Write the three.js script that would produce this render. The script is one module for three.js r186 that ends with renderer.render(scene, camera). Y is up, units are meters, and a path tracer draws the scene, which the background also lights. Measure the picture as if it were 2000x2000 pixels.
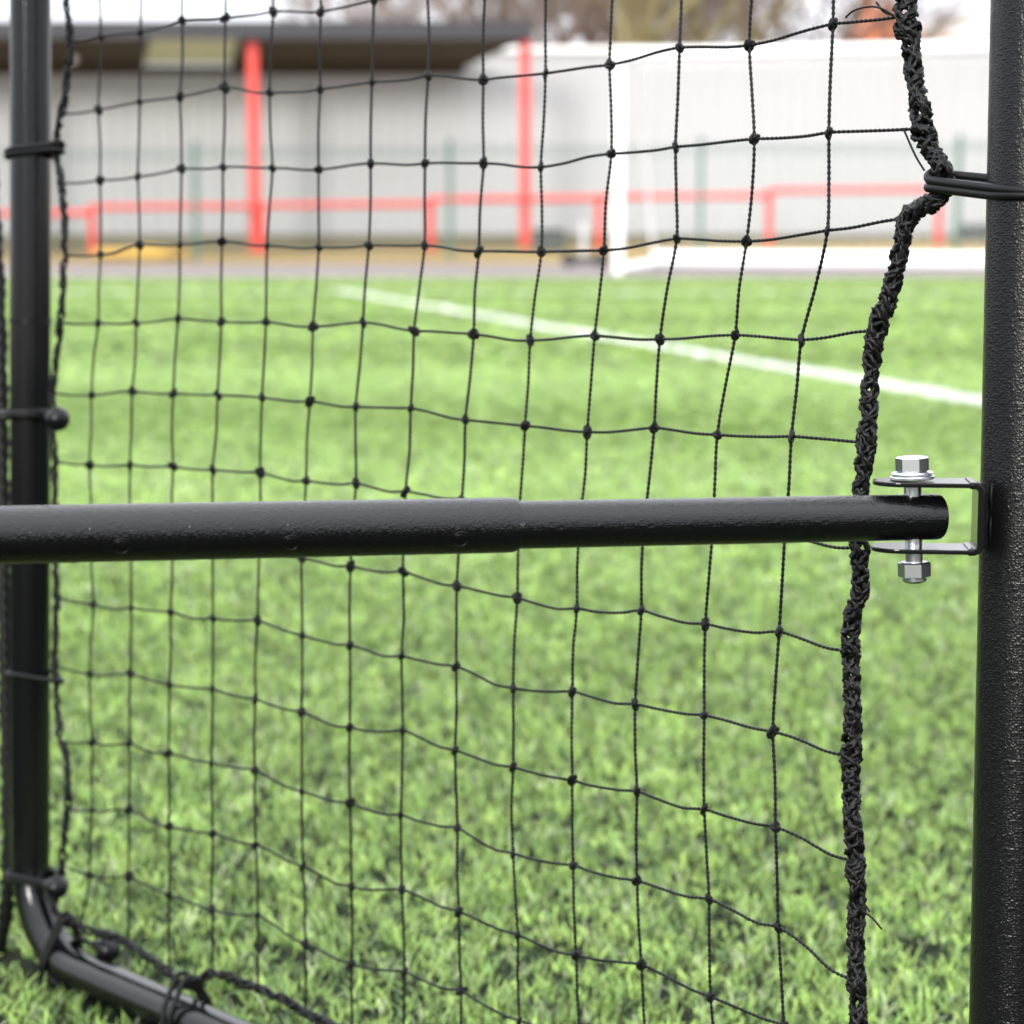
import * as THREE from 'three';
import { mergeGeometries } from 'three/addons/utils/BufferGeometryUtils.js';

// ---------------------------------------------------------------- camera, sky, sun, exposure
const scene = new THREE.Scene();
const camera = new THREE.PerspectiveCamera(24.95, 1, 0.05, 600);
camera.position.set(0, 0.54, 0);
camera.rotation.set(-Math.atan(558 / 4520), 0, 0);
camera.focus = 1.075;
camera.userData.fStop = 10.8;
const renderer = new THREE.WebGLRenderer({ antialias: true });
renderer.toneMapping = THREE.LinearToneMapping;
renderer.toneMappingExposure = 3.2;
renderer.shadowMap.enabled = true;

{ // bright overcast sky, a little brighter towards the zenith
  const W = 128, Hh = 64, data = new Float32Array(W * Hh * 4);
  for (let j = 0; j < Hh; j++) for (let i = 0; i < W; i++) {
    const el = Math.sin(((j + 0.5) / Hh - 0.5) * Math.PI), k = 0.47 + 0.95 * Math.max(0, el), az = (i / W) * Math.PI * 2;
    const c = 1 + 0.05 * Math.sin(az * 3 + 1.3) * Math.sin(el * 7 + 2) + 0.03 * Math.sin(az * 7 + el * 9);
    const o = (j * W + i) * 4;
    data[o] = k * c * 0.955; data[o + 1] = k * c * 0.985; data[o + 2] = k * c * 1.05; data[o + 3] = 1;
  }
  const t = new THREE.DataTexture(data, W, Hh, THREE.RGBAFormat, THREE.FloatType);
  t.mapping = THREE.EquirectangularReflectionMapping; t.magFilter = THREE.LinearFilter; t.minFilter = THREE.LinearFilter; t.needsUpdate = true;
  scene.background = t; scene.environment = t;
}
const sun = new THREE.DirectionalLight(0xfffaf3, 1.1);
sun.position.set(-3, 3.1, 5.77);
sun.target.position.set(0, 0, -3);
sun.castShadow = true; sun.shadow.radius = 28;
sun.shadow.mapSize.set(2048, 2048);
Object.assign(sun.shadow.camera, { left: -14, right: 14, top: 14, bottom: -14, near: 0.5, far: 60 });
scene.add(sun, sun.target);

// ---------------------------------------------------------------- helpers
let seed = 20240611;
const rnd = () => { seed = (seed + 0x6D2B79F5) | 0; let t = Math.imul(seed ^ (seed >>> 15), 1 | seed); t = (t + Math.imul(t ^ (t >>> 7), 61 | t)) ^ t; return ((t ^ (t >>> 14)) >>> 0) / 4294967296; };
const rr = (a, b) => a + (b - a) * rnd();
const V = (x, y, z) => new THREE.Vector3(x, y, z);
const used = {};
const numbered = (name) => { const k = used[name] = (used[name] ?? -1) + 1; return k ? `${name}_${String(k).padStart(3, '0')}` : name; };
const shade = (o) => { o.castShadow = true; o.receiveShadow = true; return o; };
function thing(name, label, category, group) {
  const g = new THREE.Group(); g.name = numbered(name); g.userData = { label, category }; if (group) g.userData.group = group;
  scene.add(g); return g;
}
function part(parent, name, geo, mat, extra) {
  const m = shade(new THREE.Mesh(geo, mat)); m.name = name; if (extra) Object.assign(m.userData, extra); parent.add(m); return m;
}
function ground(name, geo, mat) {
  const m = shade(new THREE.Mesh(geo, mat)); m.name = name; m.userData.kind = 'structure'; scene.add(m); return m;
}
const box = (w, h, d, x = 0, y = 0, z = 0) => new THREE.BoxGeometry(w, h, d).translate(x, y, z);
const merge = (list) => mergeGeometries(list.map((g) => (g.index ? g.toNonIndexed() : g)), false);

// tube swept along points; radius may be a function of the distance walked; flat & twist give a rotating oval section (laid cord)
function sweep(points, radius, sides = 12, { closed = false, flat = 1, pitch = 0, caps = true, phase = 0 } = {}) {
  const n = points.length, pos = [], uv = [], nor = [], idx = [];
  const tan = points.map((p, i) => {
    const a = points[closed ? (i - 1 + n) % n : Math.max(0, i - 1)], b = points[closed ? (i + 1) % n : Math.min(n - 1, i + 1)];
    return b.clone().sub(a).normalize();
  });
  let side = Math.abs(tan[0].y) < 0.9 ? V(0, 1, 0) : V(1, 0, 0);
  side = side.sub(tan[0].clone().multiplyScalar(side.dot(tan[0]))).normalize();
  let len = 0; const rings = closed ? n + 1 : n;
  for (let k = 0; k < rings; k++) {
    const i = k % n, t = tan[i];
    if (k) len += points[i].distanceTo(points[(k - 1) % n]);
    side.sub(t.clone().multiplyScalar(side.dot(t))).normalize();
    const up = t.clone().cross(side), r = typeof radius === 'function' ? radius(len, i) : radius, tw = pitch ? (len / pitch) * Math.PI * 2 + phase : phase;
    const c0 = Math.cos(tw), s0 = Math.sin(tw);
    for (let j = 0; j <= sides; j++) {
      const a = (j / sides) * Math.PI * 2, x = Math.cos(a) * r, y = Math.sin(a) * r * flat;
      const X = x * c0 - y * s0, Y = x * s0 + y * c0;
      const nx = Math.cos(a) * flat, ny = Math.sin(a), NX = nx * c0 - ny * s0, NY = nx * s0 + ny * c0;
      pos.push(points[i].x + side.x * X + up.x * Y, points[i].y + side.y * X + up.y * Y, points[i].z + side.z * X + up.z * Y);
      const nl = Math.hypot(NX, NY);
      nor.push((side.x * NX + up.x * NY) / nl, (side.y * NX + up.y * NY) / nl, (side.z * NX + up.z * NY) / nl);
      uv.push((j / sides) * Math.PI * 2 * r, len);
    }
  }
  const w = sides + 1;
  for (let k = 0; k < rings - 1; k++) for (let j = 0; j < sides; j++) {
    const a = k * w + j, b = a + w;
    idx.push(a, a + 1, b, b, a + 1, b + 1);
  }
  if (caps && !closed) for (const end of [0, n - 1]) {
    const c = pos.length / 3, t = tan[end], s = end ? 1 : -1;
    pos.push(points[end].x, points[end].y, points[end].z); nor.push(t.x * s, t.y * s, t.z * s); uv.push(0, 0);
    const first = end * w;
    for (let j = 0; j <= sides; j++) { const q = (first + j) * 3; pos.push(pos[q], pos[q + 1], pos[q + 2]); nor.push(t.x * s, t.y * s, t.z * s); uv.push(0, 0); }
    for (let j = 0; j < sides; j++) end ? idx.push(c, c + 1 + j, c + 2 + j) : idx.push(c, c + 2 + j, c + 1 + j);
  }
  const g = new THREE.BufferGeometry();
  g.setAttribute('position', new THREE.Float32BufferAttribute(pos, 3));
  g.setAttribute('normal', new THREE.Float32BufferAttribute(nor, 3));
  g.setAttribute('uv', new THREE.Float32BufferAttribute(uv, 2));
  g.setIndex(idx);
  return g;
}
function smooth(points, step, closed = false) { // Catmull-Rom resampled at an even step
  const c = new THREE.CatmullRomCurve3(points, closed, 'centripetal'); c.arcLengthDivisions = points.length * 24;
  const n = Math.max(2, Math.round(c.getLength() / step)); const out = c.getSpacedPoints(n); if (closed) out.pop(); return out;
}
function fillet(a, b, c, r, n = 10) { // points round a corner a-b-c, radius r
  const u = a.clone().sub(b).normalize(), v = c.clone().sub(b).normalize(), half = u.angleTo(v) / 2, cut = r / Math.tan(half), out = [];
  const p = b.clone().addScaledVector(u, cut), q = b.clone().addScaledVector(v, cut);
  const centre = b.clone().addScaledVector(u.clone().add(v).normalize(), r / Math.sin(half));
  const e1 = p.clone().sub(centre), e2 = q.clone().sub(centre), ang = e1.angleTo(e2);
  for (let i = 0; i <= n; i++) { const t = i / n; out.push(centre.clone().addScaledVector(e1, Math.sin((1 - t) * ang) / Math.sin(ang)).addScaledVector(e2, Math.sin(t * ang) / Math.sin(ang))); }
  return out;
}
const straight = (a, b, n) => Array.from({ length: n + 1 }, (_, i) => a.clone().lerp(b, i / n));

// value noise on a torus, for textures that tile
function tileNoise(period, salt) {
  const g = new Float32Array(period * period); let s = salt * 7919 + 17;
  for (let i = 0; i < g.length; i++) { s = (Math.imul(s, 1664525) + 1013904223) | 0; g[i] = ((s >>> 8) & 0xffff) / 65535; }
  return (u, v) => {
    u = ((u % 1) + 1) % 1 * period; v = ((v % 1) + 1) % 1 * period;
    const x = Math.floor(u), y = Math.floor(v), fx = u - x, fy = v - y, sx = fx * fx * (3 - 2 * fx), sy = fy * fy * (3 - 2 * fy);
    const at = (i, j) => g[((y + j) % period) * period + ((x + i) % period)];
    return (at(0, 0) * (1 - sx) + at(1, 0) * sx) * (1 - sy) + (at(0, 1) * (1 - sx) + at(1, 1) * sx) * sy;
  };
}
function texture(size, metres, fn, colour = true) {
  const d = new Uint8Array(size * size * 4);
  for (let j = 0; j < size; j++) for (let i = 0; i < size; i++) {
    const c = fn(i / size, j / size), o = (j * size + i) * 4;
    for (let k = 0; k < 3; k++) d[o + k] = Math.max(0, Math.min(255, Math.round((Array.isArray(c) ? c[k] : c) * 255)));
    d[o + 3] = 255;
  }
  const t = new THREE.DataTexture(d, size, size, THREE.RGBAFormat);
  t.wrapS = t.wrapT = THREE.RepeatWrapping; t.magFilter = THREE.LinearFilter; t.minFilter = THREE.LinearMipmapLinearFilter; t.generateMipmaps = true;
  t.repeat.set(1 / metres, 1 / metres); if (colour) t.colorSpace = THREE.SRGBColorSpace; t.needsUpdate = true; return t;
}
const rgb = (r, g, b) => new THREE.Color().setRGB(r, g, b);
const phy = (color, roughness, specularIntensity, extra = {}) => new THREE.MeshPhysicalMaterial({ color, roughness, specularIntensity, ...extra });
const std = (color, roughness, extra = {}) => new THREE.MeshStandardMaterial({ color, roughness, metalness: 0, ...extra });

// ---------------------------------------------------------------- materials
const coatBump = (() => { // orange-peel relief of coarse powder coat: small pits and ridges about 2 mm apart
  const a = tileNoise(34, 3), b = tileNoise(68, 5), c = tileNoise(17, 9);
  return texture(512, 0.052, (u, v) => { const n = a(u, v) * 0.6 + b(u, v) * 0.28 + c(u, v) * 0.12; return Math.abs(n - 0.5) * 1.9 + 0.05; }, false);
})();
const grain = coatBump.clone(); grain.repeat.set(1 / 0.04, 1 / 0.04); grain.needsUpdate = true;
const M = {
  coat: phy(rgb(0.003, 0.003, 0.0032), 0.29, 0.58, { bumpMap: grain, bumpScale: 0.0002 }),
  coatFine: phy(rgb(0.003, 0.003, 0.0032), 0.22, 0.68, { bumpMap: grain, bumpScale: 0.0002 }),
  coatGloss: phy(rgb(0.003, 0.003, 0.0034), 0.15, 0.6, { bumpMap: coatBump, bumpScale: 0.00004 }),
  coatSmooth: phy(rgb(0.003, 0.003, 0.003), 0.3, 0.4),
  bracket: new THREE.MeshPhysicalMaterial({ color: rgb(0.005, 0.005, 0.005), roughness: 0.16, specularIntensity: 0.5 }),
  zinc: std(rgb(0.64, 0.66, 0.68), 0.24, { metalness: 1 }),
  cord: phy(rgb(0.004, 0.004, 0.004), 0.5, 0.4),
  rope: phy(rgb(0.003, 0.003, 0.003), 0.45, 0.5),
  elastic: phy(rgb(0.003, 0.003, 0.003), 0.5, 0.35),
  ball: phy(rgb(0.003, 0.003, 0.004), 0.3, 0.45),
};

// ---------------------------------------------------------------- the setting
const inLine = (() => { // white markings sewn into the pitch: centre lines as (x, z) pairs and width
  const lines = [[2.4, -3.25, -1.5, -19.9, 0.13], [-16, -19.9, 16, -18.2, 0.12]];
  const f = (x, z) => lines.some(([ax, az, bx, bz, w]) => {
    const dx = bx - ax, dz = bz - az, L = Math.hypot(dx, dz), t = ((x - ax) * dx + (z - az) * dz) / L / L;
    return t > 0 && t < 1 && Math.abs((x - ax) * dz - (z - az) * dx) / L < w / 2;
  });
  f.lines = lines; return f;
})();
const TURF_END = -24.5, GROUND = -0.012;
{
  const n1 = tileNoise(64, 11), n2 = tileNoise(16, 12), n3 = tileNoise(128, 13);
  const crumb = texture(512, 0.5, (u, v) => { const a = n3(u, v) * 0.6 + n1(u, v) * 0.4, b = n2(u, v); const g = 0.05 + 0.1 * a; return [g * (0.85 + 0.1 * b), g * (1.0 + 0.25 * b), g * 0.7]; });
  const plane = (w, d, x, y, z) => { const g = new THREE.PlaneGeometry(w, d).rotateX(-Math.PI / 2); const p = g.attributes.position, uv = g.attributes.uv; for (let i = 0; i < p.count; i++) uv.setXY(i, p.getX(i), p.getZ(i)); return g.translate(x, y, z); };
  const soilTex = texture(512, 3, (u, v) => { const a = n1(u, v) * 0.5 + n2(u * 1, v) * 0.3 + n3(u, v) * 0.2; return [0.44 + 0.18 * a, 0.38 + 0.14 * a, 0.23 + 0.09 * a]; });
  ground('ground', plane(700, 700, 0, -0.03, -150), std(0xffffff, 0.95, { map: soilTex }));
  ground('artificial_turf', plane(60, 40, 0, GROUND, TURF_END + 20), phy(0xffffff, 0.95, 0.15, { map: crumb }));
  const tarTex = texture(512, 1.2, (u, v) => { const a = n3(u, v) * 0.5 + n1(u, v) * 0.3 + n2(u, v) * 0.2; const g = 0.33 + 0.1 * a; return [g * 1.05, g * 0.95, g * 0.93]; });
  ground('running_track', plane(60, 10.4, 0, GROUND - 0.006, TURF_END - 5.19), std(0xffffff, 0.9, { map: tarTex }));
  // verge in front of the stand: climbs a little away from the track and towards the right
  const g = new THREE.PlaneGeometry(60, 10, 60, 12).rotateX(-Math.PI / 2).translate(0, 0, -39.9), p = g.attributes.position, uv = g.attributes.uv;
  for (let i = 0; i < p.count; i++) {
    const x = p.getX(i), z = p.getZ(i), k = THREE.MathUtils.smoothstep(-z, 34.9, 37.2);
    p.setY(i, -0.02 + k * (0.13 + 0.013 * (Math.max(-12, Math.min(12, x)) + 6)) + 0.02 * Math.sin(x * 2.3 + z) * k); uv.setXY(i, x, z);
  }
  g.computeVertexNormals();
  ground('verge', g, std(0xffffff, 0.95, { map: soilTex }));
  for (const [ax, az, bx, bz, w] of inLine.lines) {
    const L = Math.hypot(bx - ax, bz - az), s = plane(w, L, 0, 0, 0);
    const m = ground('line_marking', s, std(rgb(0.6, 0.6, 0.58), 0.85));
    m.name = numbered('line_marking'); m.position.set((ax + bx) / 2, GROUND + (az < -10 && bz < -10 ? 0.008 : 0.004), (az + bz) / 2); m.rotation.y = Math.atan2(bx - ax, bz - az);
  }
}

// ---------------------------------------------------------------- grass pile of the pitch
const footBar = [V(-0.37, 0, -1.68), V(0.232, 0, -1.02)];
{
  function tuft(blades, spread, lo, hi, width, segs) {
    const pos = [], nor = [], idx = [];
    for (let b = 0; b < blades; b++) {
      const az = rr(0, Math.PI * 2), lean = rr(0.0, 0.55), len = rr(lo, hi), over = rr(0.6, 1.6), w = width * rr(0.75, 1.25);
      let x = rr(-spread, spread), z = rr(-spread, spread), y = -0.001, ang = lean;
      const px = -Math.sin(az), pz = Math.cos(az), dx = Math.cos(az), dz = Math.sin(az), base = pos.length / 3;
      for (let k = 0; k <= segs; k++) {
        const t = k / segs, hw = (w / 2) * (t < 0.7 ? 1 : 1 - (t - 0.7) / 0.3 * 0.8);
        const nx = -dx * Math.cos(ang), ny = Math.sin(ang), nz = -dz * Math.cos(ang);
        pos.push(x + px * hw, y, z + pz * hw, x - px * hw, y, z - pz * hw); nor.push(nx, ny, nz, nx, ny, nz);
        if (k < segs) { const q = base + k * 2; idx.push(q, q + 2, q + 1, q + 2, q + 3, q + 1); }
        const st = len / segs; x += dx * Math.sin(ang) * st; z += dz * Math.sin(ang) * st; y += Math.cos(ang) * st; ang = lean + (over - lean) * Math.sin(Math.min(1, (k + 1) / segs) * Math.PI / 2);
      }
    }
    const g = new THREE.BufferGeometry();
    g.setAttribute('position', new THREE.Float32BufferAttribute(pos, 3)); g.setAttribute('normal', new THREE.Float32BufferAttribute(nor, 3)); g.setIndex(idx); return g;
  }
  const blade = new THREE.MeshPhysicalMaterial({ color: 0xffffff, roughness: 0.7, specularIntensity: 0.8, transmission: 0.12, thickness: 0, side: THREE.DoubleSide });
  const nLean = tileNoise(64, 21), nTone = tileNoise(90, 22), nBig = tileNoise(24, 23), nGap = tileNoise(160, 24);
  const zones = [ // near z, far z, tufts per square metre, variants [blades, spread, shortest, longest, width, segments], scale
    [0.85, 4.6, 25000, [[6, 0.0035, 0.01, 0.019, 0.00095, 4], [6, 0.004, 0.007, 0.014, 0.001, 3]]],
    [2.6, 9, 5200, [[8, 0.009, 0.012, 0.022, 0.0022, 3]]],
    [9, -TURF_END, 800, [[9, 0.024, 0.013, 0.022, 0.006, 2]]],
  ];
  const m4 = new THREE.Matrix4(), q = new THREE.Quaternion(), e = new THREE.Euler(), col = new THREE.Color();
  const barDir = footBar[1].clone().sub(footBar[0]), barLen = barDir.length(); barDir.normalize();
  for (const [z0, z1, density, kinds] of zones) {
    const half = (z) => 0.2212 * z * 1.45 + 0.22;
    const area = (z1 - z0) * (half(z0) + half(z1)), count = Math.round(area * density / kinds.length);
    for (const k of kinds) {
      const inst = new THREE.InstancedMesh(tuft(...k), blade, count); let n = 0, miss = 0;
      while (n + miss < count) {
        const z = Math.sqrt(rr(z0 * z0, z1 * z1)), x = rr(-1, 1) * half(z);
        const u = x / 4, v = z / 4, ax = x - footBar[0].x, az = -z - footBar[0].z, along = ax * barDir.x + az * barDir.z, off = Math.abs(ax * barDir.z - az * barDir.x);
        const k46 = THREE.MathUtils.smoothstep(z, 2.6, 4.6);
        if (z0 < 1 && (rnd() < k46 || nGap(u * 8, v * 8) < rr(0.24, 0.72))) { miss++; continue; }
        if (z0 > 1 && z0 < 5 && rnd() > k46) { miss++; continue; }
        if (along > -0.02 && along < barLen && off < 0.0125) continue;
        const lean = nLean(u * 2, v * 2), tone = nTone(u * 1.7, v * 1.7) * 0.6 + nBig(u, v) * 0.4;
        e.set(0.16 * Math.sin(z * 1.7 + 0.4 * Math.sin(x)) + (lean - 0.5) * 0.7 + rr(-0.2, 0.2), rr(0, 6.283), (nLean(v * 2 + 0.37, u * 2) - 0.5) * 0.7 + rr(-0.2, 0.2));
        q.setFromEuler(e); const s = rr(0.72, 1.15) * (0.75 + 0.5 * nTone(u * 3.1 + 0.2, v * 3.1));
        m4.compose(V(x, GROUND, -z), q, V(s, s, s)); inst.setMatrixAt(n, m4);
        if (inLine(x, -z)) col.setRGB(0.6, 0.61, 0.58);
        else {
          const r = rnd(), b = 1.03 + (tone - 0.45) * 0.35 + rr(-0.55, 0.55);
          if (r < 0.5) col.setRGB(0.172 * b, 0.278 * b, 0.062 * b); else if (r < 0.8) col.setRGB(0.265 * b, 0.38 * b, 0.088 * b); else if (r < 0.9) col.setRGB(0.1 * b, 0.18 * b, 0.055 * b); else col.setRGB(0.3 * b, 0.36 * b, 0.19 * b);
        }
        inst.setColorAt(n, col); n++;
      }
      inst.count = n;
      inst.name = numbered('turf_pile'); inst.userData = { kind: 'stuff', label: z0 < 1 ? `short curled green turf fibres in the foreground under the net${kinds.indexOf(k) ? ', shorter blades' : ', longer blades'}` : z0 < 5 ? 'green turf fibres in the middle of the pitch around the white line' : 'green turf fibres at the far end of the pitch', category: 'grass' };
      shade(inst); scene.add(inst);
    }
  }
}

// ---------------------------------------------------------------- black rebounder goal in the foreground
// plane of its net: origin at the foot of the thin upright, s along the foot bar, t up, w towards the viewer
const O = V(-0.35504, 0, -1.66984), D = V(0.66497, 0.02188, 0.74655), E = V(0.00785, 0.99931, -0.03628), N = V(-0.74683, 0.02998, 0.66434);
const L = (s, t, w = 0) => O.clone().addScaledVector(D, s / 1000).addScaledVector(E, t / 1000).addScaledVector(N, w / 1000);
const KNOT_ROWS = [ // s, t in millimetres in the plane of the net, top row first
  [100.9,668.0,151.0,666.7,201.9,670.0,250.4,667.5,302.2,666.5,351.4,662.1,403.3,664.2,453.8,665.5,503.9,658.3,554.6,660.8,605.7,657.9,656.3,665.0,707.6,660.3,756.3,669.8],
  [98.2,618.1,148.5,620.5,198.4,620.8,250.1,623.3,299.3,616.8,350.4,615.7,402.5,616.4,453.7,616.5,501.7,611.1,554.4,610.9,604.1,611.9,655.7,616.6,703.3,614.2,756.9,620.0],
  [99.5,569.8,147.9,570.6,199.3,573.8,246.9,572.9,300.9,570.1,348.9,567.2,401.2,568.8,450.7,566.7,503.1,564.6,551.7,560.5,605.7,565.3,653.7,566.6,708.6,567.9,756.6,568.6],
  [98.8,518.8,149.4,524.6,197.6,523.8,246.7,525.4,296.3,521.9,348.9,519.8,398.8,520.3,451.0,519.5,499.0,515.5,551.5,514.4,600.8,514.6,654.6,519.8,703.3,517.6,757.1,521.8],
  [94.7,471.2,144.2,472.0,194.1,475.2,244.6,473.6,295.0,474.0,343.5,471.5,393.8,474.5,443.1,470.0,495.3,468.8,543.4,465.9,595.4,469.2,644.1,467.9,696.5,470.8,741.5,469.1],
  [84.9,421.0,138.3,425.3,188.6,425.4,241.3,426.1,289.2,425.9,340.8,425.3,387.3,423.7,439.9,424.7,489.8,419.8,540.5,418.6,590.1,417.3,640.3,421.7,685.9,420.1,736.5,421.6],
  [82.7,371.7,134.4,374.6,186.9,376.4,235.6,377.0,287.3,378.2,336.5,375.7,386.4,377.1,434.8,375.3,485.5,373.9,535.8,371.9,585.4,368.1,634.2,368.9,684.0,369.9,733.2,372.3],
  [84.1,322.7,135.2,325.2,186.4,327.0,235.3,328.1,287.2,329.5,332.6,327.3,381.3,326.2,433.6,327.6,482.7,323.7,533.7,321.6,582.7,320.6,632.2,324.5,679.4,322.4,729.5,323.8],
  [85.5,273.1,134.6,275.5,184.7,277.7,233.2,278.8,284.1,282.4,333.2,278.5,382.0,277.7,431.4,276.6,482.6,276.7,531.2,270.2,580.0,274.4,629.9,274.2,680.3,275.1,727.5,273.2],
  [80.5,222.9,132.7,229.4,182.3,228.2,232.9,231.4,281.0,231.0,332.6,229.7,381.6,226.8,432.2,232.0,482.1,227.5,532.2,225.2,580.8,225.3,631.6,227.3,680.6,225.8,730.7,225.3],
  [81.2,173.5,130.7,179.9,181.9,180.8,231.4,181.8,281.5,184.6,332.6,178.9,381.7,179.6,431.5,180.7,483.5,181.7,532.3,175.6,581.9,177.8,632.0,178.8,684.6,179.1,733.0,174.3],
  [80.5,124.3,131.5,133.6,181.5,130.3,233.6,134.7,283.1,135.7,334.3,131.3,382.9,127.4,432.8,135.4,484.9,132.3,536.5,129.2,585.6,128.2,636.4,134.0,687.9,128.5,738.4,125.1],
  [78.3,77.3,129.6,85.9,181.0,82.7,232.6,82.8,285.3,89.9,336.5,81.8,384.2,79.2,435.1,85.5,487.2,85.4,540.2,80.6,589.7,81.9,641.3,84.4,692.7,78.9,743.8,75.9],
];
const EDGE_NEAR = [801.1,706.5,801.7,665.6,801.7,641.5,801.8,627.0,801.2,617.4,803.6,607.5,806.2,595.2,810.6,580.3,812.5,569.3,817.4,558.2,823.8,548.2,825.8,541.4,822.0,535.2,812.1,530.2,805.4,525.7,802.8,517.1,799.0,504.8,794.4,490.0,788.4,475.0,785.9,459.9,784.4,444.8,783.9,429.6,782.3,414.3,781.8,396.5,780.3,378.6,780.1,363.2,781.4,350.5,776.9,334.6,776.5,313.9,778.1,288.2,778.5,262.3,779.0,241.5,781.3,218.4,783.9,197.9,782.5,174.0,784.0,155.9,786.8,137.5,790.1,112.5,794.6,68.6,802.1,36.4];
const EDGE_FAR = [53.1,817.0,53.2,740.7,56.0,696.6,59.3,681.7,61.2,668.7,57.3,648.9,52.7,627.1,47.4,614.4,40.0,601.1,39.8,588.8,46.7,573.6,50.1,556.8,51.2,538.1,49.4,515.7,47.5,489.5,42.7,466.9,37.1,440.4,32.4,421.3,31.3,402.2,34.4,371.8,34.6,341.2,34.6,298.9,34.8,268.1,33.1,211.7,37.7,179.2,46.9,157.2,48.7,130.3,43.7,98.2,38.0,69.6,30.9,48.5];
const EDGE_FOOT = [20.4,50.4,27.8,43.2,41.2,35.6,74.1,36.9,133.8,36.8,170.7,29.4,188.4,24.4,201.3,24.4,216.0,31.4,231.7,38.5,280.5,40.9,326.9,38.3,365.9,34.6,413.8,30.6,469.3,33.1,530.8,31.7,588.3,31.9,658.2,32.2,729.9,30.6,802.1,36.4];

const pairs = (a) => { const o = []; for (let i = 0; i < a.length; i += 2) o.push([a[i], a[i + 1]]); return o; };

const frame = thing('rebounder_goal', 'black powder-coated steel rebounder goal frame with telescopic brace across the front', 'goal');
const POST = V(0.2301, 0.4122, -1.0351), POST_UP = V(0.00262, 0.99976, -0.03164).normalize(), POST_R = 0.019;
const postAt = (y) => POST.clone().addScaledVector(POST_UP, (y - POST.y) / POST_UP.y);
const UP_R = 0.0146, uprightAt = (t) => L(-7.2 + 0.0199 * t, t);
{
  part(frame, 'post', sweep(straight(postAt(GROUND + 0.001), postAt(0.93), 24), POST_R, 56), M.coat, { label: 'thick textured black post' });
  // thin upright, bent at the foot into the bar on the ground and at the head into the top bar
  const foot = fillet(uprightAt(300), L(-7.5, 3.5), L(240, 1.5), 0.07, 16).reverse(), head = fillet(uprightAt(600), uprightAt(905), L(240, 905), 0.05);
  part(frame, 'upright', sweep([...foot, ...straight(uprightAt(90), uprightAt(840), 20), ...head], UP_R, 32), M.coatGloss);
  part(frame, 'foot_bar', sweep(straight(foot[0], postAt(0.005).addScaledVector(D, -0.012), 16), UP_R, 32), M.coatGloss);
  part(frame, 'top_bar', sweep(straight(head[head.length - 1], postAt(0.912), 12), UP_R, 28), M.coatFine);
  const ringAt = uprightAt(470), up = uprightAt(500).sub(uprightAt(400)).normalize();
  part(frame, 'joint_collar', sweep(straight(ringAt, ringAt.clone().addScaledVector(up, 0.004), 2), UP_R + 0.0006, 28), M.coatSmooth);

  // U-bracket on the post, bolt through it, telescopic brace
  const X = V(-1, 0.004, -0.08).normalize(), Y = V(0.004, 1, -0.004).normalize(), Z = X.clone().cross(Y).normalize();
  const origin = postAt(0.4112).add(V(0, 0, 0.0165)), basis = new THREE.Matrix4().makeBasis(X, Y, Z).setPosition(origin);
  const place = (g) => g.applyMatrix4(basis);
  const mm = 0.001, inX = 22 * mm, bx = 51.6 * mm, sx = 27.5 * mm, px1 = 57.6 * mm, hw = 12 * mm, top = 16.6 * mm, bot = -15 * mm, th = 2.1 * mm;
  const u = new THREE.Shape(), ro = 5 * mm, ri = 2.2 * mm;
  u.moveTo(sx, top); u.lineTo(inX + ro, top); u.quadraticCurveTo(inX, top, inX, top - ro); u.lineTo(inX, bot + ro); u.quadraticCurveTo(inX, bot, inX + ro, bot); u.lineTo(sx, bot);
  u.lineTo(sx, bot + th); u.lineTo(inX + th + ri, bot + th); u.quadraticCurveTo(inX + th, bot + th, inX + th, bot + th + ri); u.lineTo(inX + th, top - th - ri); u.quadraticCurveTo(inX + th, top - th, inX + th + ri, top - th); u.lineTo(sx, top - th); u.closePath();
  const strap = new THREE.ExtrudeGeometry(u, { depth: hw * 2 - 1.2 * mm, bevelEnabled: true, bevelSize: 0.5 * mm, bevelThickness: 0.6 * mm, bevelSegments: 2, curveSegments: 8 }).translate(0, 0, -hw + 0.6 * mm);
  const end = (y) => { const s = new THREE.Shape(); s.moveTo(26.4 * mm, -hw); s.lineTo(px1, -hw); s.absarc(px1, 0, hw, -Math.PI / 2, Math.PI / 2, false); s.lineTo(26.4 * mm, hw); s.closePath(); return new THREE.ExtrudeGeometry(s, { depth: th - 1.1 * mm, bevelEnabled: true, bevelSize: 0.3 * mm, bevelThickness: 0.5 * mm, bevelSegments: 2, curveSegments: 20 }).rotateX(Math.PI / 2).translate(0, y + th - 0.55 * mm, 0); };
  const bracket = part(frame, 'bracket', place(merge([strap, end(top - th), end(bot)])), M.bracket, { label: 'glossy black U-shaped hinge bracket' });
  part(bracket, 'mounting_tab', place(box(10 * mm, 28 * mm, 10 * mm, 17.4 * mm, 0.8 * mm, 11.2 * mm)), M.coatSmooth);
  part(bracket, 'weld_bead', place(sweep(smooth([V(16.4 * mm, -13.5 * mm, 6.4 * mm), V(16.8 * mm, -6 * mm, 6 * mm), V(16.3 * mm, 1 * mm, 6.4 * mm), V(16.9 * mm, 8 * mm, 6 * mm), V(16.4 * mm, 15 * mm, 6.4 * mm)], 0.001), (l) => 1.3 * mm * (1 + 0.16 * Math.sin(l * 2600)), 10)), M.coatSmooth);
  // bolt: hex head with flange, washer, shank, nut; leans a little in its holes
  const tiltM = new THREE.Matrix4().makeTranslation(bx, 0, 0).multiply(new THREE.Matrix4().makeRotationZ(-0.045));
  const bplace = (g) => place(g.applyMatrix4(tiltM));
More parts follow.
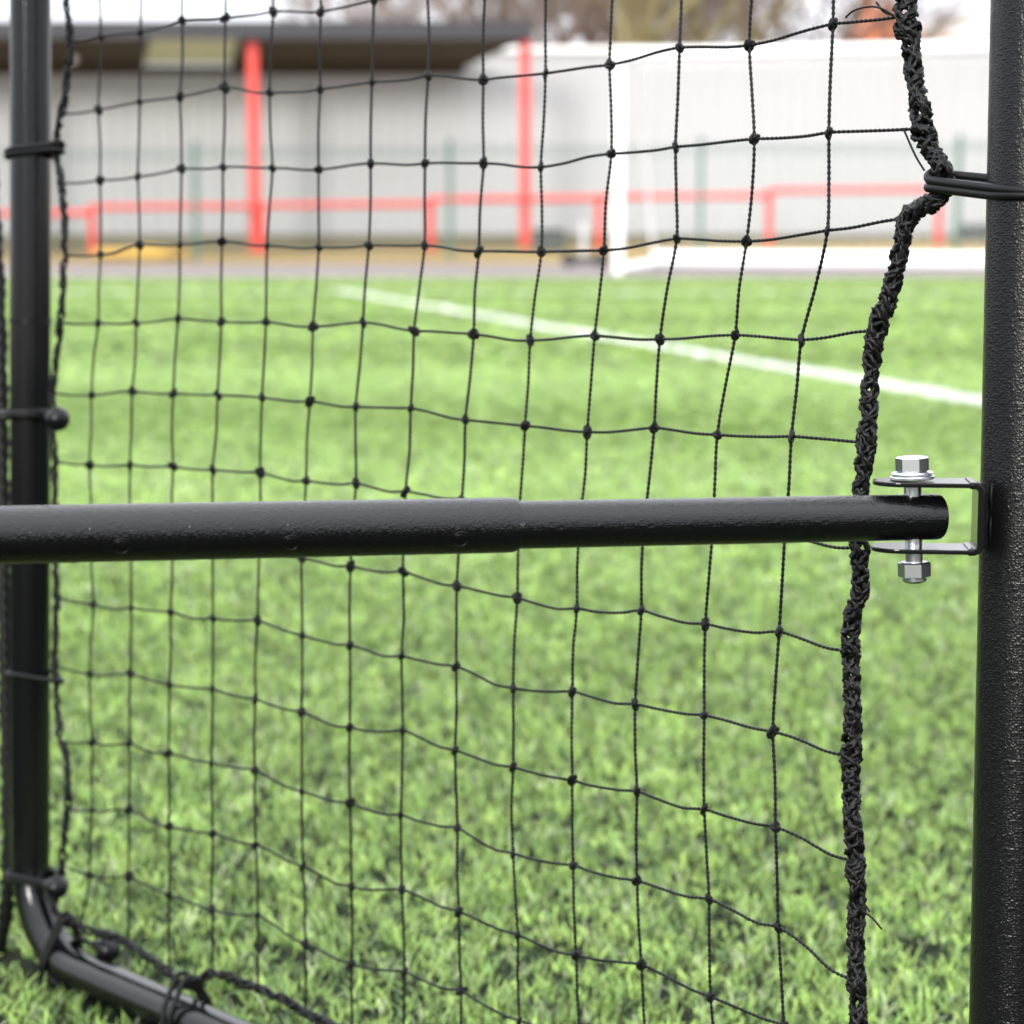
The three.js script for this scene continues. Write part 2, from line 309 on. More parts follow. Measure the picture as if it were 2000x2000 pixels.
  const hex = (r, h, y, c) => { const g = new THREE.LatheGeometry([[0.0001, 0], [r - c, 0], [r, c * 0.6], [r, h - c * 0.6], [r - c, h], [0.0001, h]].map(([a, b]) => new THREE.Vector2(a * mm, b * mm)), 6).toNonIndexed(); g.computeVertexNormals(); return g.rotateY(0.35).translate(0, y * mm, 0); };
  const disc = (r, h, y, c = 0.3) => { const g = new THREE.LatheGeometry([[0.0001, 0], [r - c, 0], [r, c], [r, h - c], [r - c, h], [0.0001, h]].map(([a, b]) => new THREE.Vector2(a * mm, b * mm)), 36).toNonIndexed(); g.computeVertexNormals(); return g.translate(0, y * mm, 0); };
  const bolt = part(frame, 'bolt', bplace(disc(3.9, 46, -29.5)), M.zinc, { label: 'bright zinc hinge bolt' });
  part(bolt, 'hex_head', bplace(hex(7.4, 7, 20.2, 1.1)), M.zinc);
  part(bolt, 'flange', bplace(disc(9.4, 1.5, 18.8, 0.5)), M.zinc);
  part(bolt, 'washer', bplace(disc(9.9, 1.5, 17.15, 0.3)), M.zinc);
  part(bolt, 'nut', bplace(merge([hex(7.3, 7, -27, 0.9), disc(5.4, 2.6, -29.2, 0.8)])), M.zinc);
  // brace: thin tube on the bolt slides in a thicker one with spring buttons
  const pin = origin.clone().addScaledVector(X, bx), run = V(-0.2058, 0.4169, -0.9219).sub(pin).normalize(), front = run.clone().cross(Y).normalize().multiplyScalar(-1);
  const axis = (s) => pin.clone().addScaledVector(run, s);
  const RI = 0.01025, RO = 0.0118;
  const capped = [[-0.0132, RI * 0.86], [-0.0129, RI * 0.93], [-0.0122, RI * 0.98], [-0.0112, RI]];
  const inner = [...capped.map(([s]) => s), ...Array.from({ length: 12 }, (_, i) => i * 0.017), 0.2];
  const rIn = inner.map((s, i) => (i < 4 ? capped[i][1] : RI));
  part(frame, 'brace_inner_tube', sweep(inner.map(axis), (_, i) => rIn[i], 40), M.coatFine);
  const outer = [0.1822, 0.1829, 0.1842, 0.1867, ...Array.from({ length: 24 }, (_, i) => 0.205 + i * 0.027)], rOut = [RI + 0.0002, RI + 0.0007, RO - 0.0002, RO];
  const tube = part(frame, 'brace_outer_tube', sweep(outer.map(axis), (_, i) => rOut[i] ?? RO, 40), M.coatFine);
  for (const s of [0.2097, 0.2812, 0.3502, 0.4197]) {
    const out = front.clone().multiplyScalar(0.93).addScaledVector(Y, -0.36).normalize(), c = axis(s).addScaledVector(out, RO - 0.0003);
    const g = merge([new THREE.TorusGeometry(0.0033, 0.00045, 8, 28), new THREE.SphereGeometry(0.0026, 18, 10).scale(1, 1, 0.22)]);
    g.applyQuaternion(new THREE.Quaternion().setFromUnitVectors(V(0, 0, 1), out)).translate(c.x, c.y, c.z);
    part(tube, 'spring_button', g, M.coatSmooth);
  }
}

// ---------------------------------------------------------------- net of the rebounder
const net = thing('goal_net', 'black knotted square-mesh net hung between the thin upright and the thick post', 'net');
const jitter = (a) => rr(-a, a);
function edgeAt(path, t) { for (let i = 0; i + 1 < path.length; i++) { const [s0, t0] = path[i], [s1, t1] = path[i + 1]; if ((t0 - t) * (t1 - t) <= 0 && t0 !== t1) return s0 + (s1 - s0) * (t - t0) / (t1 - t0); } return path[path.length - 1][0]; }
{
  const rows = KNOT_ROWS.map(pairs), near = pairs(EDGE_NEAR), far = pairs(EDGE_FAR), foot = pairs(EDGE_FOOT);
  for (let k = 0; k < 4; k++) rows.unshift(rows[0].map(([s, t], i) => [s + (s - rows[2][i][0]) * 0.2 + jitter(0.8), t + 49.5 + jitter(1)]));
  // the upper edge hangs from the top bar
  const cols = rows[0].length, depth = rows.map((r) => r.map(() => jitter(0.8)));
  const knots = [0, 1, 2].map((k) => new THREE.TorusKnotGeometry(0.00125, 0.00098, 30, 6, 2, 3).scale(1, 1 + k * 0.12, 0.85 - 0.08 * k));
  const footAt = (s) => { for (let i = 0; i + 1 < foot.length; i++) if (foot[i][0] <= s && foot[i + 1][0] > s) return foot[i][1] + (foot[i + 1][1] - foot[i][1]) * (s - foot[i][0]) / (foot[i + 1][0] - foot[i][0]); return 33; };
  for (let c = 0; c < cols; c++) {
    const pts = [L(rows[0][c][0] + jitter(1), 893, 0)];
    rows.forEach((r, k) => { pts.push(L(...r[c], depth[k][c])); if (k + 1 < rows.length) pts.push(L((r[c][0] + rows[k + 1][c][0]) / 2 + jitter(0.5), (r[c][1] + rows[k + 1][c][1]) / 2, jitter(0.8))); });
    const sEnd = rows[rows.length - 1][c][0] - (c === 0 ? 12 : 0); pts.push(L(sEnd + jitter(1), footAt(sEnd) + 2, 0));
    part(net, 'net_cord', sweep(smooth(pts, 0.0009), 0.00105, 6, { flat: 0.55, pitch: 0.0054, phase: rr(0, 6) }), M.cord);
  }
  const endDrop = [0, 0, 0, 0, 0, 0, -1, 5, 5, -1, -2, -4, -5, -8, -16, -16, -12];
  rows.forEach((r, k) => {
    const tl = r[0][1] - (k === 14 || k === 15 ? 5 : 0), tr = r[cols - 1][1] + (endDrop[k] ?? 0), pts = [L(edgeAt(far, tl), tl, 0), L((edgeAt(far, tl) + r[0][0]) / 2, (tl + r[0][1]) / 2 - 0.8, 0)];
    for (let c = 0; c < cols; c++) {
      pts.push(L(...r[c], depth[k][c]));
      const q = c + 1 < cols ? r[c + 1] : [edgeAt(near, tr), tr], slope = q[1] - r[c][1], sag = k > 9 ? rr(0.4, 2.0) : rr(-0.3, 0.8);
      pts.push(L(r[c][0] + (q[0] - r[c][0]) * 0.3, r[c][1] + slope * 0.22 - sag * 0.6, jitter(0.8)), L(r[c][0] + (q[0] - r[c][0]) * 0.7, r[c][1] + slope * 0.78 - sag, jitter(0.8)));
    }
    pts.push(L(edgeAt(near, tr), tr, 0));
    part(net, 'net_cord', sweep(smooth(pts, 0.0009), 0.00102, 6, { flat: 0.55, pitch: 0.0054, phase: rr(0, 6) }), M.cord);
    for (let c = 0; c < cols; c++) {
      const m = part(net, 'knot', knots[(c + k) % 3], M.cord); m.position.copy(L(...r[c], depth[k][c])); m.rotation.set(jitter(0.6), 0.84 + jitter(0.5), rr(0, 6.28)); m.scale.set(rr(1.0, 1.7), rr(0.95, 1.3), rr(0.9, 1.3));
    }
  });
  // edge ropes: bundles of plaited cord with lumps where the rows are tied in
  function plait(path, step, R, strands, strandR, lumps, wob) {
    const line = smooth(path.map(([s, t]) => L(s, t, 0)), step), out = [];
    for (let k = 0; k < strands; k++) {
      const ph = rr(0, 6.28), turn = (k % 2 ? -1 : 1) * rr(0.018, 0.034), pts = []; let len = 0; const w = [0, 1, 2, 3, 4].map(() => rr(0, 6.28)), ff = [rr(120, 230), rr(260, 420), rr(500, 800)];
      line.forEach((p, i) => {
        if (i) len += p.distanceTo(line[i - 1]);
        const t = line[Math.min(i + 1, line.length - 1)].clone().sub(line[Math.max(i - 1, 0)]).normalize(), b = t.clone().cross(N).normalize(), n2 = b.clone().cross(t);
        let swell = 1; for (const [at, amt] of lumps) { const h = (p.y - at) / 0.008; swell += amt * Math.exp(-h * h); }
        const a = ph + len / turn * Math.PI * 2 + 0.9 * Math.sin(len * ff[0] + w[0]), ampl = R * swell * (0.88 + 0.18 * Math.sin(len * ff[1] + w[1]) + 0.07 * Math.sin(len * ff[2] + w[2]));
        // strands wind both ways through one another, pulled tight here and slack there
        const x = Math.cos(a) * ampl + wob * Math.sin(len * 95 + 1.7), y = Math.sin(a) * ampl * 0.85;
        pts.push(p.clone().addScaledVector(b, x).addScaledVector(n2, y));
      });
      out.push(sweep(pts, (l) => strandR * (1 + 0.2 * Math.sin(l * 1900 + k * 2) + 0.18 * Math.sin(l * 410 + w[3])), 6, { flat: 0.66, pitch: 0.007, phase: k }));
    }
    return merge(out);
  }
  const lumpsNear = rows.map((r, k) => [L(790, r[cols - 1][1] + (endDrop[k] ?? 0)).y, rr(0.1, 0.3)]);
  lumpsNear.push([L(801, 614).y, 0.4], [L(812, 572).y, 0.3]);
  part(net, 'edge_rope', plait(near, 0.0011, 0.0034, 11, 0.00175, lumpsNear, 0.0006), M.rope, { label: 'thick plaited edge rope beside the thick post' });
  part(net, 'edge_rope', plait(far, 0.002, 0.0021, 6, 0.0013, rows.map((r) => [L(50, r[0][1]).y, 0.35]), 0.0004), M.rope);
  part(net, 'edge_rope', plait(foot, 0.002, 0.0026, 7, 0.0014, [], 0.0008), M.rope, { label: 'edge rope along the foot bar' });
  // frayed ends standing off the thick edge rope
  const fray = (pts) => part(net, 'frayed_end', sweep(smooth(pts.map((p) => L(...p)), 0.001), (l) => 0.00055, 5), M.cord);
  fray([[797, 620, 3], [790, 624, 5], [783, 625, 6], [775, 623.5, 7], [771, 621, 7]]);
  fray([[797, 620, 3], [792, 622, 4], [787, 627, 4]]);
  fray([[809, 571, 2], [818, 557, 3], [822, 551, 2]].map(([s, t, w]) => [s - 6, t - 3, w]));
  fray([[786, 196, 2], [792, 194, 3], [797, 192.5, 4], [803, 189, 5]]);
  fray([[786, 197, 2], [791, 198, 3], [794, 195, 3]]);
}
// the next panel's net starts behind the thin upright; only its edge shows
{
  const side = thing('side_net', 'edge of a second black net hanging left of the thin upright', 'net');
  const path = [[-66, 900], [-58, 700], [-47, 560], [-42, 520], [-38.5, 470], [-37.5, 400], [-37, 320], [-36, 240], [-34.5, 150], [-34, 90], [-36, 50], [-41, 20], [-50, -6]];
  part(side, 'edge_rope', sweep(smooth(path.map(([s, t]) => L(s, t, 2)), 0.003), (l) => 0.0058 + 0.0008 * Math.sin(l * 160), 10, { flat: 0.8, pitch: 0.02 }), M.rope);
  for (const [s, top] of [[-80, 893], [-130, 893]]) part(side, 'net_cord', sweep(smooth([L(s - 12, top), L(s - 5, 600, 3), L(s, 300, -2), L(s - 4, 24)], 0.002), 0.0009, 5, { flat: 0.62, pitch: 0.0062 }), M.cord);
  for (const t of [528, 478, 428, 330, 280, 230, 180, 130, 80]) part(side, 'net_cord', sweep(smooth([L(edgeAt(path, t), t, 2), L(-82, t - 3, 2), L(-132, t + 2, 0), L(-160, t)], 0.002), 0.0009, 5, { flat: 0.62, pitch: 0.0062 }), M.cord);
  const kg = new THREE.TorusKnotGeometry(0.0017, 0.0012, 30, 6, 2, 3);
  for (const t of [528, 478, 460, 330, 230]) { const m = part(side, 'knot', kg, M.cord); m.position.copy(L(edgeAt(path, t) + 1, t, 3)); m.rotation.set(t, t * 2, t * 3); }
}

// ---------------------------------------------------------------- elastic ties with ball ends
function tie(label, { a, ra, b, rb, up, cord = 0.0022, turns = 2, gap = 0.0046, slant = 0, twist = 0, ball, ballR = 0.0088 }) {
  const g = thing('bungee_tie', label, 'bungee tie', 'elastic ties holding the net to the frame');
  const x = b.clone().sub(a); x.addScaledVector(up, -x.dot(up)); const dist = x.length(); x.normalize(); const z = x.clone().cross(up).normalize(), rise = b.clone().sub(a).dot(up);
  for (let k = 0; k < turns; k++) {
    const pts = [], n = 72, h = (k - (turns - 1) / 2) * gap;
    for (let i = 0; i < n; i++) {
      const th = (i / n) * Math.PI * 2, cx = Math.cos(th), cz = Math.sin(th), second = dist * cx + rb + cord * 0.4 * k > ra;
      const px = (second ? dist : 0) + cx * ((second ? rb : ra) + cord), pz = cz * ((second ? rb : ra) + cord);
      pts.push(a.clone().addScaledVector(x, px).addScaledVector(z, pz).addScaledVector(up, h * (0.75 + 0.25 * Math.cos(th)) + slant * (px - dist / 2) + rise * (px / dist) + twist * cz + 0.0008 * Math.sin(th * 2 + k)));
    }
    part(g, 'elastic_cord', sweep(smooth(pts, 0.0012, true), cord, 10, { closed: true }), M.elastic);
  }
  if (ball) {
    const s = new THREE.SphereGeometry(ballR, 28, 20); s.translate(ball.x, ball.y, ball.z);
    const anchor = a.clone().addScaledVector(x, dist * 0.5 + 0.004).addScaledVector(z, (ra + rb) * 0.45);
    const bm = part(g, 'ball', s, M.ball);
    const dir = ball.clone().sub(anchor).normalize(), foot = ball.clone().addScaledVector(dir, -ballR * 0.8);
    part(bm, 'ball_neck', sweep(straight(foot.clone().addScaledVector(dir, -0.006), foot, 4), (l) => 0.0042 - l * 0.1, 14), M.ball);
    part(g, 'elastic_cord', sweep(smooth([anchor, anchor.clone().lerp(foot, 0.5).addScaledVector(up, 0.001), foot], 0.0015), cord, 8), M.elastic);
  }
  return g;
}
{
  const ropeNear = (t) => L(edgeAt(pairs(EDGE_NEAR), t), t), ropeFar = (t) => L(edgeAt(pairs(EDGE_FAR), t), t), U = uprightAt(600).sub(uprightAt(100)).normalize();
  const pAt = postAt(ropeNear(541).y - 0.0005);
  tie('doubled black elastic tie pulling the net edge to the thick post', { a: pAt, ra: POST_R, b: ropeNear(541), rb: 0.005, up: POST_UP, cord: 0.0021, turns: 2, gap: 0.0044, slant: 0.09, twist: 0.0015, ball: pAt.clone().add(V(0.03, -0.006, -0.012)) });
  tie('doubled black elastic tie round the thin upright, topmost of four', { a: uprightAt(594), ra: UP_R, b: ropeFar(594), rb: 0.0026, up: U, cord: 0.0022, turns: 2, gap: 0.0052, slant: 0.06 });
  tie('black elastic tie with ball above the brace on the thin upright', { a: uprightAt(404), ra: UP_R, b: L(-38, 404), rb: 0.005, up: U, cord: 0.0026, turns: 2, gap: 0.004, slant: -0.02, ball: L(51, 403, 7) });
  tie('black elastic tie round the thin upright below the brace', { a: uprightAt(213), ra: UP_R, b: ropeFar(213), rb: 0.0026, up: U, cord: 0.002, turns: 1, slant: -0.04 });
  tie('black elastic tie with ball just above the bend of the upright', { a: uprightAt(62), ra: UP_R, b: ropeFar(62), rb: 0.0026, up: U, cord: 0.0022, turns: 2, gap: 0.0046, ball: L(45, 63, 8) });
  const bar = (s) => L(s, 3);
  tie('black elastic tie with ball on the bend at the foot bar', { a: bar(38), ra: UP_R, b: L(46, 36), rb: 0.003, up: V(0.62, -0.25, 0.74).normalize(), cord: 0.002, turns: 2, gap: 0.006, ball: L(79, 20, -14), ballR: 0.0092 });
  tie('black elastic tie round the foot bar further along, without ball', { a: bar(202), ra: UP_R, b: L(201, 25), rb: 0.004, up: D.clone(), cord: 0.002, turns: 2, gap: 0.011 });
}

// ---------------------------------------------------------------- far end: white goal, fence, rail, stand, wall, trees, houses
const F = {
  white: std(rgb(0.8, 0.8, 0.79), 0.45), red: std(rgb(0.6, 0.035, 0.024), 0.5), green: std(rgb(0.035, 0.1, 0.07), 0.5), fascia: std(rgb(0.026, 0.026, 0.031), 0.7),
  soffit: std(rgb(0.06, 0.047, 0.032), 0.9), plinth: std(rgb(0.16, 0.14, 0.09), 0.95), netWhite: std(rgb(0.75, 0.75, 0.74), 0.8), rubber: std(rgb(0.02, 0.02, 0.022), 0.7), box: std(rgb(0.06, 0.065, 0.065), 0.6),
  yellow: std(rgb(0.5, 0.31, 0.06), 0.85), wood: std(rgb(0.14, 0.1, 0.08), 0.95), moss: std(rgb(0.17, 0.145, 0.07), 0.95), tile: std(rgb(0.55, 0.17, 0.07), 0.8), render: std(rgb(0.55, 0.46, 0.36), 0.9), glass: std(rgb(0.05, 0.06, 0.07), 0.1), steel: std(rgb(0.5, 0.5, 0.5), 0.4),
};
F.sheet = new THREE.MeshPhysicalMaterial({ color: rgb(0.25, 0.245, 0.13), roughness: 1, transmission: 0.35, thickness: 0, side: THREE.DoubleSide });
{
  const n = tileNoise(32, 41), n2 = tileNoise(96, 42);
  F.cladding = std(0xffffff, 0.6, { map: texture(256, 4, (u, v) => { const a = 0.595 + 0.05 * n(u, v) + 0.035 * n2(u, v); return [a * 0.992, a, a * 1.004]; }) });
}
{ // portable full-size goal on the track
  const g = thing('white_goal', 'white portable football goal standing on the track in front of the pale wall', 'goal');
  const A = V(1.21, 0, -26.5), along = V(0.961, 0, 0.275), back = V(0.275, 0, -0.961), W = 7.32, Hc = 2.46;
  const P = (s, y, b) => A.clone().addScaledVector(along, s).addScaledVector(back, b).setY(y);
  const tube = (name, list, r, mat = F.white) => part(g, name, sweep(list, r, 18), mat);
  tube('post', [P(0, 0, 0), P(0, Hc, 0)], 0.06); tube('post', [P(W, 0, 0), P(W, Hc, 0)], 0.06);
  tube('crossbar', [P(-0.06, Hc, 0), P(W + 0.06, Hc, 0)], 0.06);
  for (const s of [0, W]) { tube('side_bar', [P(s, 0.055, 0.05), P(s, 0.1, 1.9)], 0.05); tube('net_stanchion', [P(s, Hc, 0), P(s, Hc - 0.1, 0.85), P(s, 0.12, 1.9)], 0.02); }
  tube('ballast_roller', [P(-0.02, 0.135, 2), P(W + 0.02, 0.125, 2)], 0.1);
  const cords = []; const NW = 0.0022;
  for (let i = 0; i <= 44; i++) { const s = (i / 44) * W; cords.push(sweep([P(s, Hc, 0.06), P(s, Hc - 0.1, 0.85), P(s, 0.2, 1.92)], NW, 3, { caps: false })); }
  for (let i = 1; i <= 22; i++) { const t = i / 22, y = t < 0.3 ? Hc - (t / 0.3) * 0.1 : Hc - 0.1 - ((t - 0.3) / 0.7) * (Hc - 0.3), b = t < 0.3 ? 0.06 + (t / 0.3) * 0.79 : 0.85 + ((t - 0.3) / 0.7) * 1.07; cords.push(sweep([P(0, y, b), P(W, y, b)], NW, 3, { caps: false })); }
  part(g, 'netting', merge(cords), F.netWhite, { kind: 'stuff' });
}
{ // white pole on a wheeled base
  const g = thing('wheeled_pole', 'short pale pole on a dark wheeled base left of the far goal post', 'pole');
  const x = 0.95, z = -31;
  part(g, 'pole', sweep([V(x, 0.12, z), V(x, 0.6, z)], 0.035, 16), F.steel);
  part(g, 'base', new THREE.CylinderGeometry(0.2, 0.24, 0.1, 20).translate(x, 0.1, z), F.rubber);
  for (const dx of [-0.2, 0.24]) part(g, 'wheel', new THREE.CylinderGeometry(0.1, 0.1, 0.06, 18).rotateX(Math.PI / 2).translate(x + dx, 0.1, z + 0.2), F.rubber);
}
const vergeY = (x, z) => -0.02 + THREE.MathUtils.smoothstep(-z, 34.9, 37.2) * (0.13 + 0.013 * (Math.max(-12, Math.min(12, x)) + 6));
{ // green mesh fence
  const g = thing('mesh_fence', 'low green wire mesh fence behind the running track', 'fence');
  const xs = [-12.6, -8.7, -4.81, -0.94, 2.87, 6.78, 10.6], z = -35.5;
  xs.forEach((x, i) => {
    const y0 = vergeY(x, z), y1 = 1.76 + 0.008 * (x + 4.8);
    part(g, 'post', merge([box(0.07, y1 - y0 + 0.06, 0.07, x, (y1 + y0) / 2 + 0.01, z), box(0.08, 0.02, 0.08, x, y1 + 0.05, z)]), F.green);
    if (i + 1 === xs.length) return;
    const x2 = xs[i + 1], wires = [];
    for (let s = 1; x + s * 0.05 < x2; s++) { const X = x + s * 0.05; wires.push(box(0.0032, y1 - y0 - 0.1, 0.0032, X, (y1 + y0) / 2, z)); wires.push(box(0.0036, 0.19, 0.0036, X + 0.025, y1 - 0.11, z - 0.006)); }
    for (let y = y0 + 0.08; y < y1; y += 0.2) wires.push(box(x2 - x, 0.006, 0.006, (x + x2) / 2, y, z + 0.006), box(x2 - x, 0.006, 0.006, (x + x2) / 2, y, z - 0.0085));
    for (const y of [y1 - 0.02, y1 - 0.06, y1 - 0.1, y1 - 0.14, y1 - 0.18]) wires.push(box(x2 - x, 0.006, 0.006, (x + x2) / 2, y, z + 0.0125));
    part(g, 'wire_panel', merge(wires), F.green, { kind: 'stuff' });
  });
}
{ // red spectator rail, stepped up to the right
  const g = thing('red_rail', 'low red spectator rail stepping up towards the right', 'railing');
  const xs = [-9.35, -6.66, -3.98, -1.29, 1.38, 4.08, 6.77, 9.45], tops = [0.73, 0.84, 0.87, 0.96, 1.0, 1.1, 1.15], z = -37;
  xs.forEach((x, i) => {
    const top = Math.max(tops[Math.min(i, 6)], tops[Math.max(0, i - 1)]), y0 = vergeY(x, z) - 0.03;
    part(g, 'post', sweep([V(x, y0, z), V(x, top + 0.03, z)], 0.058, 14), F.red);
    if (i < 7) part(g, 'rail', sweep([V(x, tops[i], z), V(xs[i + 1], tops[i] + 0.02, z)], 0.05, 14), F.red);
  });
}
{ // covered stand
  const g = thing('spectator_stand', 'small covered stand with dark grey fascia and red posts', 'stand');
  for (const x of [-12.8, -8.47, -4.13, 0.21]) part(g, 'post', box(0.165, 3.56, 0.165, x, 1.72, -37.5), F.red);
  part(g, 'fascia', box(15.3, 0.28, 0.06, -7.32, 3.62, -37.2), F.fascia);
  const roof = (x0f, x1f, x0b, x1b, mat, name) => {
    const yf = 3.5, yb = 3.21, zf = -37.235, zb = -39.56, h = 0.09;
    const c = [[x0f, yf, zf], [x1f, yf, zf], [x1b, yb, zb], [x0b, yb, zb]], p = [];
    const quad = (a, b, d, e2) => p.push(...a, ...b, ...d, ...a, ...d, ...e2), t = c.map(([x, y, z]) => [x, y + h, z]);
    quad(t[0], t[1], t[2], t[3]); quad(c[3], c[2], c[1], c[0]); for (let i = 0; i < 4; i++) quad(c[i], c[(i + 1) % 4], t[(i + 1) % 4], t[i]);
    const geo = new THREE.BufferGeometry(); geo.setAttribute('position', new THREE.Float32BufferAttribute(p, 3)); geo.computeVertexNormals(); return part(g, name, geo, mat);
  };
  roof(-14.9, -5.72, -14.9, -6.22, F.soffit, 'roof_panel'); roof(-4.3, 0.28, -4.72, -0.75, F.soffit, 'roof_panel');
  const sheet = part(g, 'skylight', (() => { const geo = new THREE.PlaneGeometry(1, 1, 1, 1); const p = geo.attributes.position; [[-5.71, 3.55, -37.24], [-4.31, 3.55, -37.24], [-6.21, 3.26, -39.56], [-4.73, 3.26, -39.56]].forEach((q, i) => p.setXYZ(i, ...q)); geo.computeVertexNormals(); return geo; })(), F.sheet);
  part(g, 'rear_beam', box(14.2, 0.14, 0.1, -7.9, 3.14, -39.45), F.soffit);
  part(g, 'lamp', new THREE.SphereGeometry(0.06, 16, 12).translate(-7.05, 3.2, -37.8), F.steel);
  part(g, 'lamp_bracket', box(0.03, 0.26, 0.03, -7.05, 3.36, -37.8), F.fascia);
}
{ // long clad wall
  const g = thing('clad_wall', 'long pale ribbed metal wall on a dark plinth behind the stand', 'wall');
  const pts = []; let x = -16; const z = -39.7; // ribbed outline
  const sh = new THREE.Shape(); sh.moveTo(x, 0);
  while (x < 17) { sh.lineTo(x + 0.13, 0); sh.lineTo(x + 0.16, 0.035); sh.lineTo(x + 0.22, 0.035); sh.lineTo(x + 0.25, 0); x += 0.25; }
  sh.lineTo(x, -0.06); sh.lineTo(-16, -0.06); sh.closePath();
  const geo = new THREE.ExtrudeGeometry(sh, { depth: 3.06, bevelEnabled: false }).rotateX(-Math.PI / 2).translate(0, 0.4, 0);
  geo.applyMatrix4(new THREE.Matrix4().makeScale(1, 1, -1)); { const i = geo.attributes.position.array; for (let k = 0; k < i.length; k += 9) for (let a = 0; a < 3; a++) { const t = i[k + a]; i[k + a] = i[k + 6 + a]; i[k + 6 + a] = t; } geo.computeVertexNormals(); }
  geo.translate(0, 0, z); part(g, 'cladding', geo, F.cladding);
  part(g, 'plinth', box(33, 0.62, 0.2, 0.5, 0.09, z - 0.12), F.plinth);
  part(g, 'coping', box(33.1, 0.08, 0.24, 0.5, 3.5, z - 0.02), F.white);
}
{ // things lying at the foot of the wall
  const b = thing('equipment_box', 'dark grey equipment box beside the red stand post', 'box');
  part(b, 'body', box(0.5, 0.27, 0.4, 0.58, 0.31, -36.7), F.box); part(b, 'lid', box(0.53, 0.05, 0.43, 0.58, 0.47, -36.7), F.rubber);
  const c = thing('equipment_box', 'dark box at the foot of the wall near the thick post', 'box');
  part(c, 'body', box(0.6, 0.22, 0.4, 7.55, 0.42, -37.6), F.box); part(c, 'lid', box(0.63, 0.04, 0.43, 7.55, 0.55, -37.6), F.rubber);
  const y = thing('sandbag', 'low yellow sandbag lying by the fence at left', 'sandbag');
  const s = new THREE.SphereGeometry(1, 40, 24), p = s.attributes.position;
  for (let i = 0; i < p.count; i++) { let a = p.getX(i), h = p.getY(i), d = p.getZ(i); const sq = (v, k) => Math.sign(v) * Math.pow(Math.abs(v), k); a = sq(a, 0.75); d = sq(d, 0.75); h = sq(h, 0.8); p.setXYZ(i, a * 0.7 + 0.02 * Math.sin(d * 9), h * 0.1 * (1 + 0.15 * Math.sin(a * 5)) + 0.012 * Math.sin(a * 14 + d * 6), d * 0.25); }
  s.computeVertexNormals(); part(y, 'sack', s.translate(-5.8, 0.11, -35.95), F.yellow);
  part(y, 'tied_neck', new THREE.CylinderGeometry(0.07, 0.035, 0.12, 14).rotateZ(-Math.PI / 2).translate(-5.06, 0.12, -35.95), F.yellow);
}
{ // winter trees above the wall
  function tree(label, x, z, height, leanX, mossy, spreadUp) {
    const g = thing('bare_tree', label, 'tree', 'bare winter trees behind the wall');
    const trunk = [], limbs = [], twigs = [];
    const grow = (p, dir, len, r, depth) => {
      const bend = V(jitter(0.18), jitter(0.1), jitter(0.18)), mid = p.clone().addScaledVector(dir, len * 0.5).addScaledVector(bend, len * 0.4), end = p.clone().addScaledVector(dir, len).addScaledVector(bend, len * 0.3);
      (depth === 0 ? trunk : depth < 3 ? limbs : twigs).push(sweep([p, mid, end], (_, i) => r * (1 - 0.17 * i), depth < 2 ? 10 : depth < 4 ? 5 : 3, { caps: false }));
      if (depth >= 6) return;
      const kids = depth === 0 ? 7 : depth < 4 ? 3 : 4;
      for (let k = 0; k < kids; k++) {
        const from = k === 0 ? end : p.clone().lerp(end, rr(depth === 0 ? 0.38 : 0.3, 1)), az = rr(0, 6.283), tilt = rr(0.35, 0.95);
        const nd = dir.clone().add(V(Math.cos(az) * tilt, rr(-0.12, spreadUp), Math.sin(az) * tilt)).normalize();
        grow(from, nd, len * rr(0.52, 0.78), r * (k === 0 ? 0.66 : rr(0.36, 0.55)), depth + 1);
      }
    };
    grow(V(x, -0.05, z), V(leanX, 1, 0).normalize(), height * 0.42, height * 0.02, 0);
    part(g, 'trunk', merge(trunk), mossy ? F.moss : F.wood); part(g, 'limbs', merge(limbs), mossy ? F.moss : F.wood); part(g, 'crown', merge(twigs), F.wood, { kind: 'stuff' });
  }
  tree('bare tree with thick leaning moss-green trunk behind the wall', 0.9, -50, 11, 0.42, true, 0.3);
  tree('bare tree with upright moss-green limbs right of the leaning trunk', 4.1, -52, 11, 0.02, true, 0.35);
  tree('bare brown tree just right of the stand roof', 0.6, -58, 10, 0.05, false, 0.25);
  tree('bare brown tree behind the right end of the stand roof', -1.6, -57, 9.5, -0.04, false, 0.2);
  tree('leftmost bare tree, showing above the stand roof', -3.6, -62, 9, -0.02, false, 0.15);
  tree('bare tree behind the mossy trunks, left one', 2.6, -63, 10, 0.03, false, 0.15);
  tree('bare tree between the mossy trunks and the orange roof', 5.4, -58, 10, -0.05, false, 0.15);
  tree('bare tree just left of the orange roof', 7.6, -62, 9.5, 0.03, false, 0.12);
  tree('bare brown tree seen past the thin far goal crossbar', 3.6, -70, 11, 0, false, 0.1);
  tree('bare tree furthest back above the stand end', -0.6, -72, 11.5, 0.02, false, 0.1);
  tree('rightmost bare tree, in front of the pale house', 9.8, -66, 9, 0, false, 0.15);
}
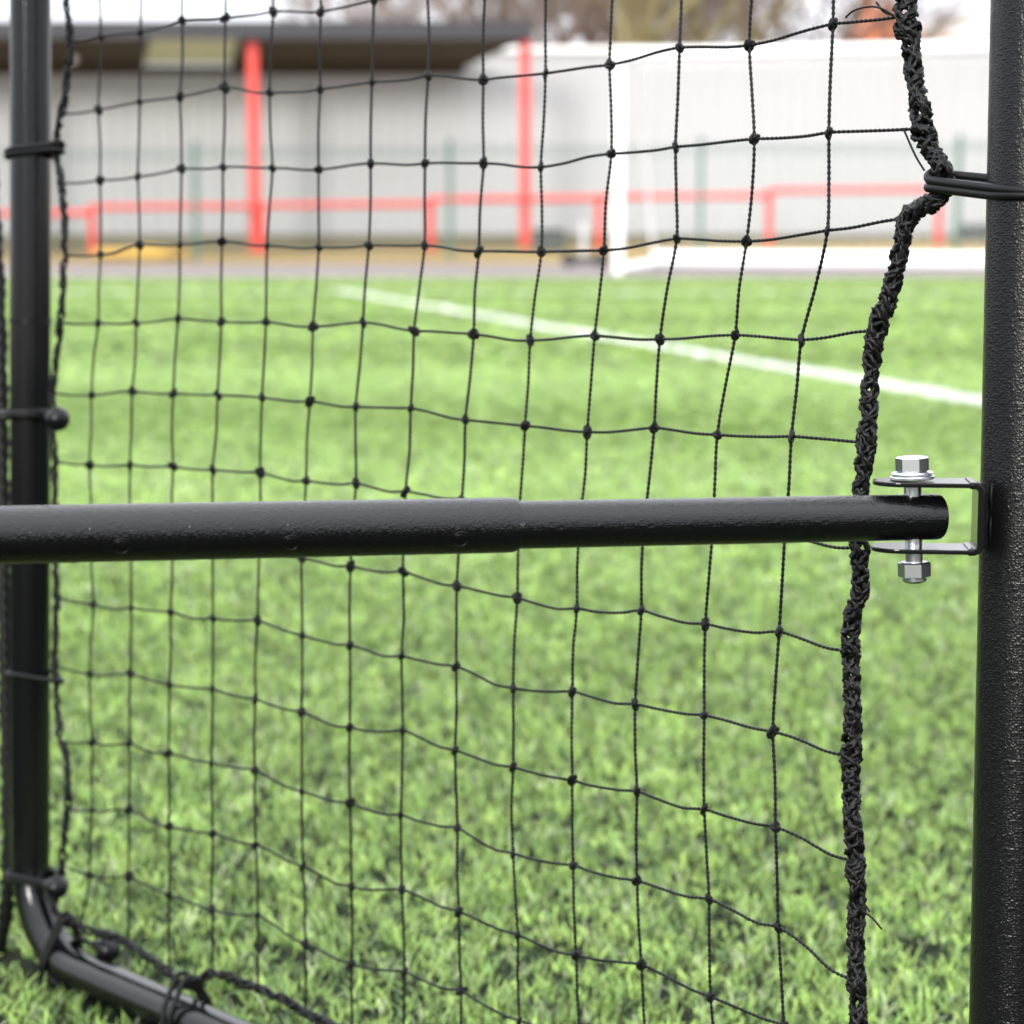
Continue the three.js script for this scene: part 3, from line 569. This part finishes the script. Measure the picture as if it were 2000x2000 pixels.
{ // houses beyond
  const a = thing('house', 'brick house with orange tiled roof beyond the wall', 'house');
  const gable = (x0, x1, z0, z1, eave, ridge) => { const s = new THREE.Shape(); s.moveTo(x0 - 0.3, eave); s.lineTo((x0 + x1) / 2, ridge); s.lineTo(x1 + 0.3, eave); s.lineTo((x0 + x1) / 2, ridge - 0.0001 + 0); s.closePath(); const t = new THREE.Shape(); t.moveTo(x0 - 0.3, eave - 0.1); t.lineTo((x0 + x1) / 2, ridge); t.lineTo(x1 + 0.3, eave - 0.1); t.lineTo(x1 + 0.1, eave - 0.1); t.lineTo((x0 + x1) / 2, ridge - 0.22); t.lineTo(x0 - 0.1, eave - 0.1); t.closePath(); return new THREE.ExtrudeGeometry(t, { depth: z1 - z0 + 0.6, bevelEnabled: false }).translate(0, 0, z0 - 0.3); };
  const gwall = (x0, x1, z0, z1, eave, ridge) => { const s = new THREE.Shape(); s.moveTo(x0, 0); s.lineTo(x0, eave); s.lineTo((x0 + x1) / 2, ridge - 0.25); s.lineTo(x1, eave); s.lineTo(x1, 0); s.closePath(); return new THREE.ExtrudeGeometry(s, { depth: z1 - z0, bevelEnabled: false }).translate(0, 0, z0); };
  part(a, 'wall', gwall(11.6, 14.6, -90, -82, 6.4, 8.1), F.tile); part(a, 'roof', gable(11.6, 14.6, -90, -82, 6.5, 8.3), F.tile);
  const ch = part(a, 'chimney', box(0.5, 1.2, 0.6, 13.1, 8.7, -87), F.tile); part(ch, 'chimney_pot', new THREE.CylinderGeometry(0.12, 0.14, 0.35, 12).translate(13.1, 9.45, -87), F.render);
  for (const x of [12.4, 13.8]) part(a, 'window', box(0.7, 1.1, 0.08, x, 4.6, -81.98), F.glass);
  const b = thing('house', 'pale rendered house at the right edge beyond the wall', 'house');
  part(b, 'wall', box(9, 7.3, 7, 18.6, 3.65, -88), F.render);
  part(b, 'roof', (() => { const s = new THREE.Shape(); s.moveTo(13.9, 7.3); s.lineTo(15.6, 8.1); s.lineTo(21.6, 8.1); s.lineTo(23.3, 7.3); s.closePath(); return new THREE.ExtrudeGeometry(s, { depth: 7.4, bevelEnabled: false }).translate(0, 0, -91.7); })(), F.steel);
  for (const x of [15.6, 18.4, 21.2]) for (const y of [2.2, 5.6]) part(b, 'window', box(1.1, 1.3, 0.08, x, y, -84.48), F.glass);
}

renderer.render(scene, camera);
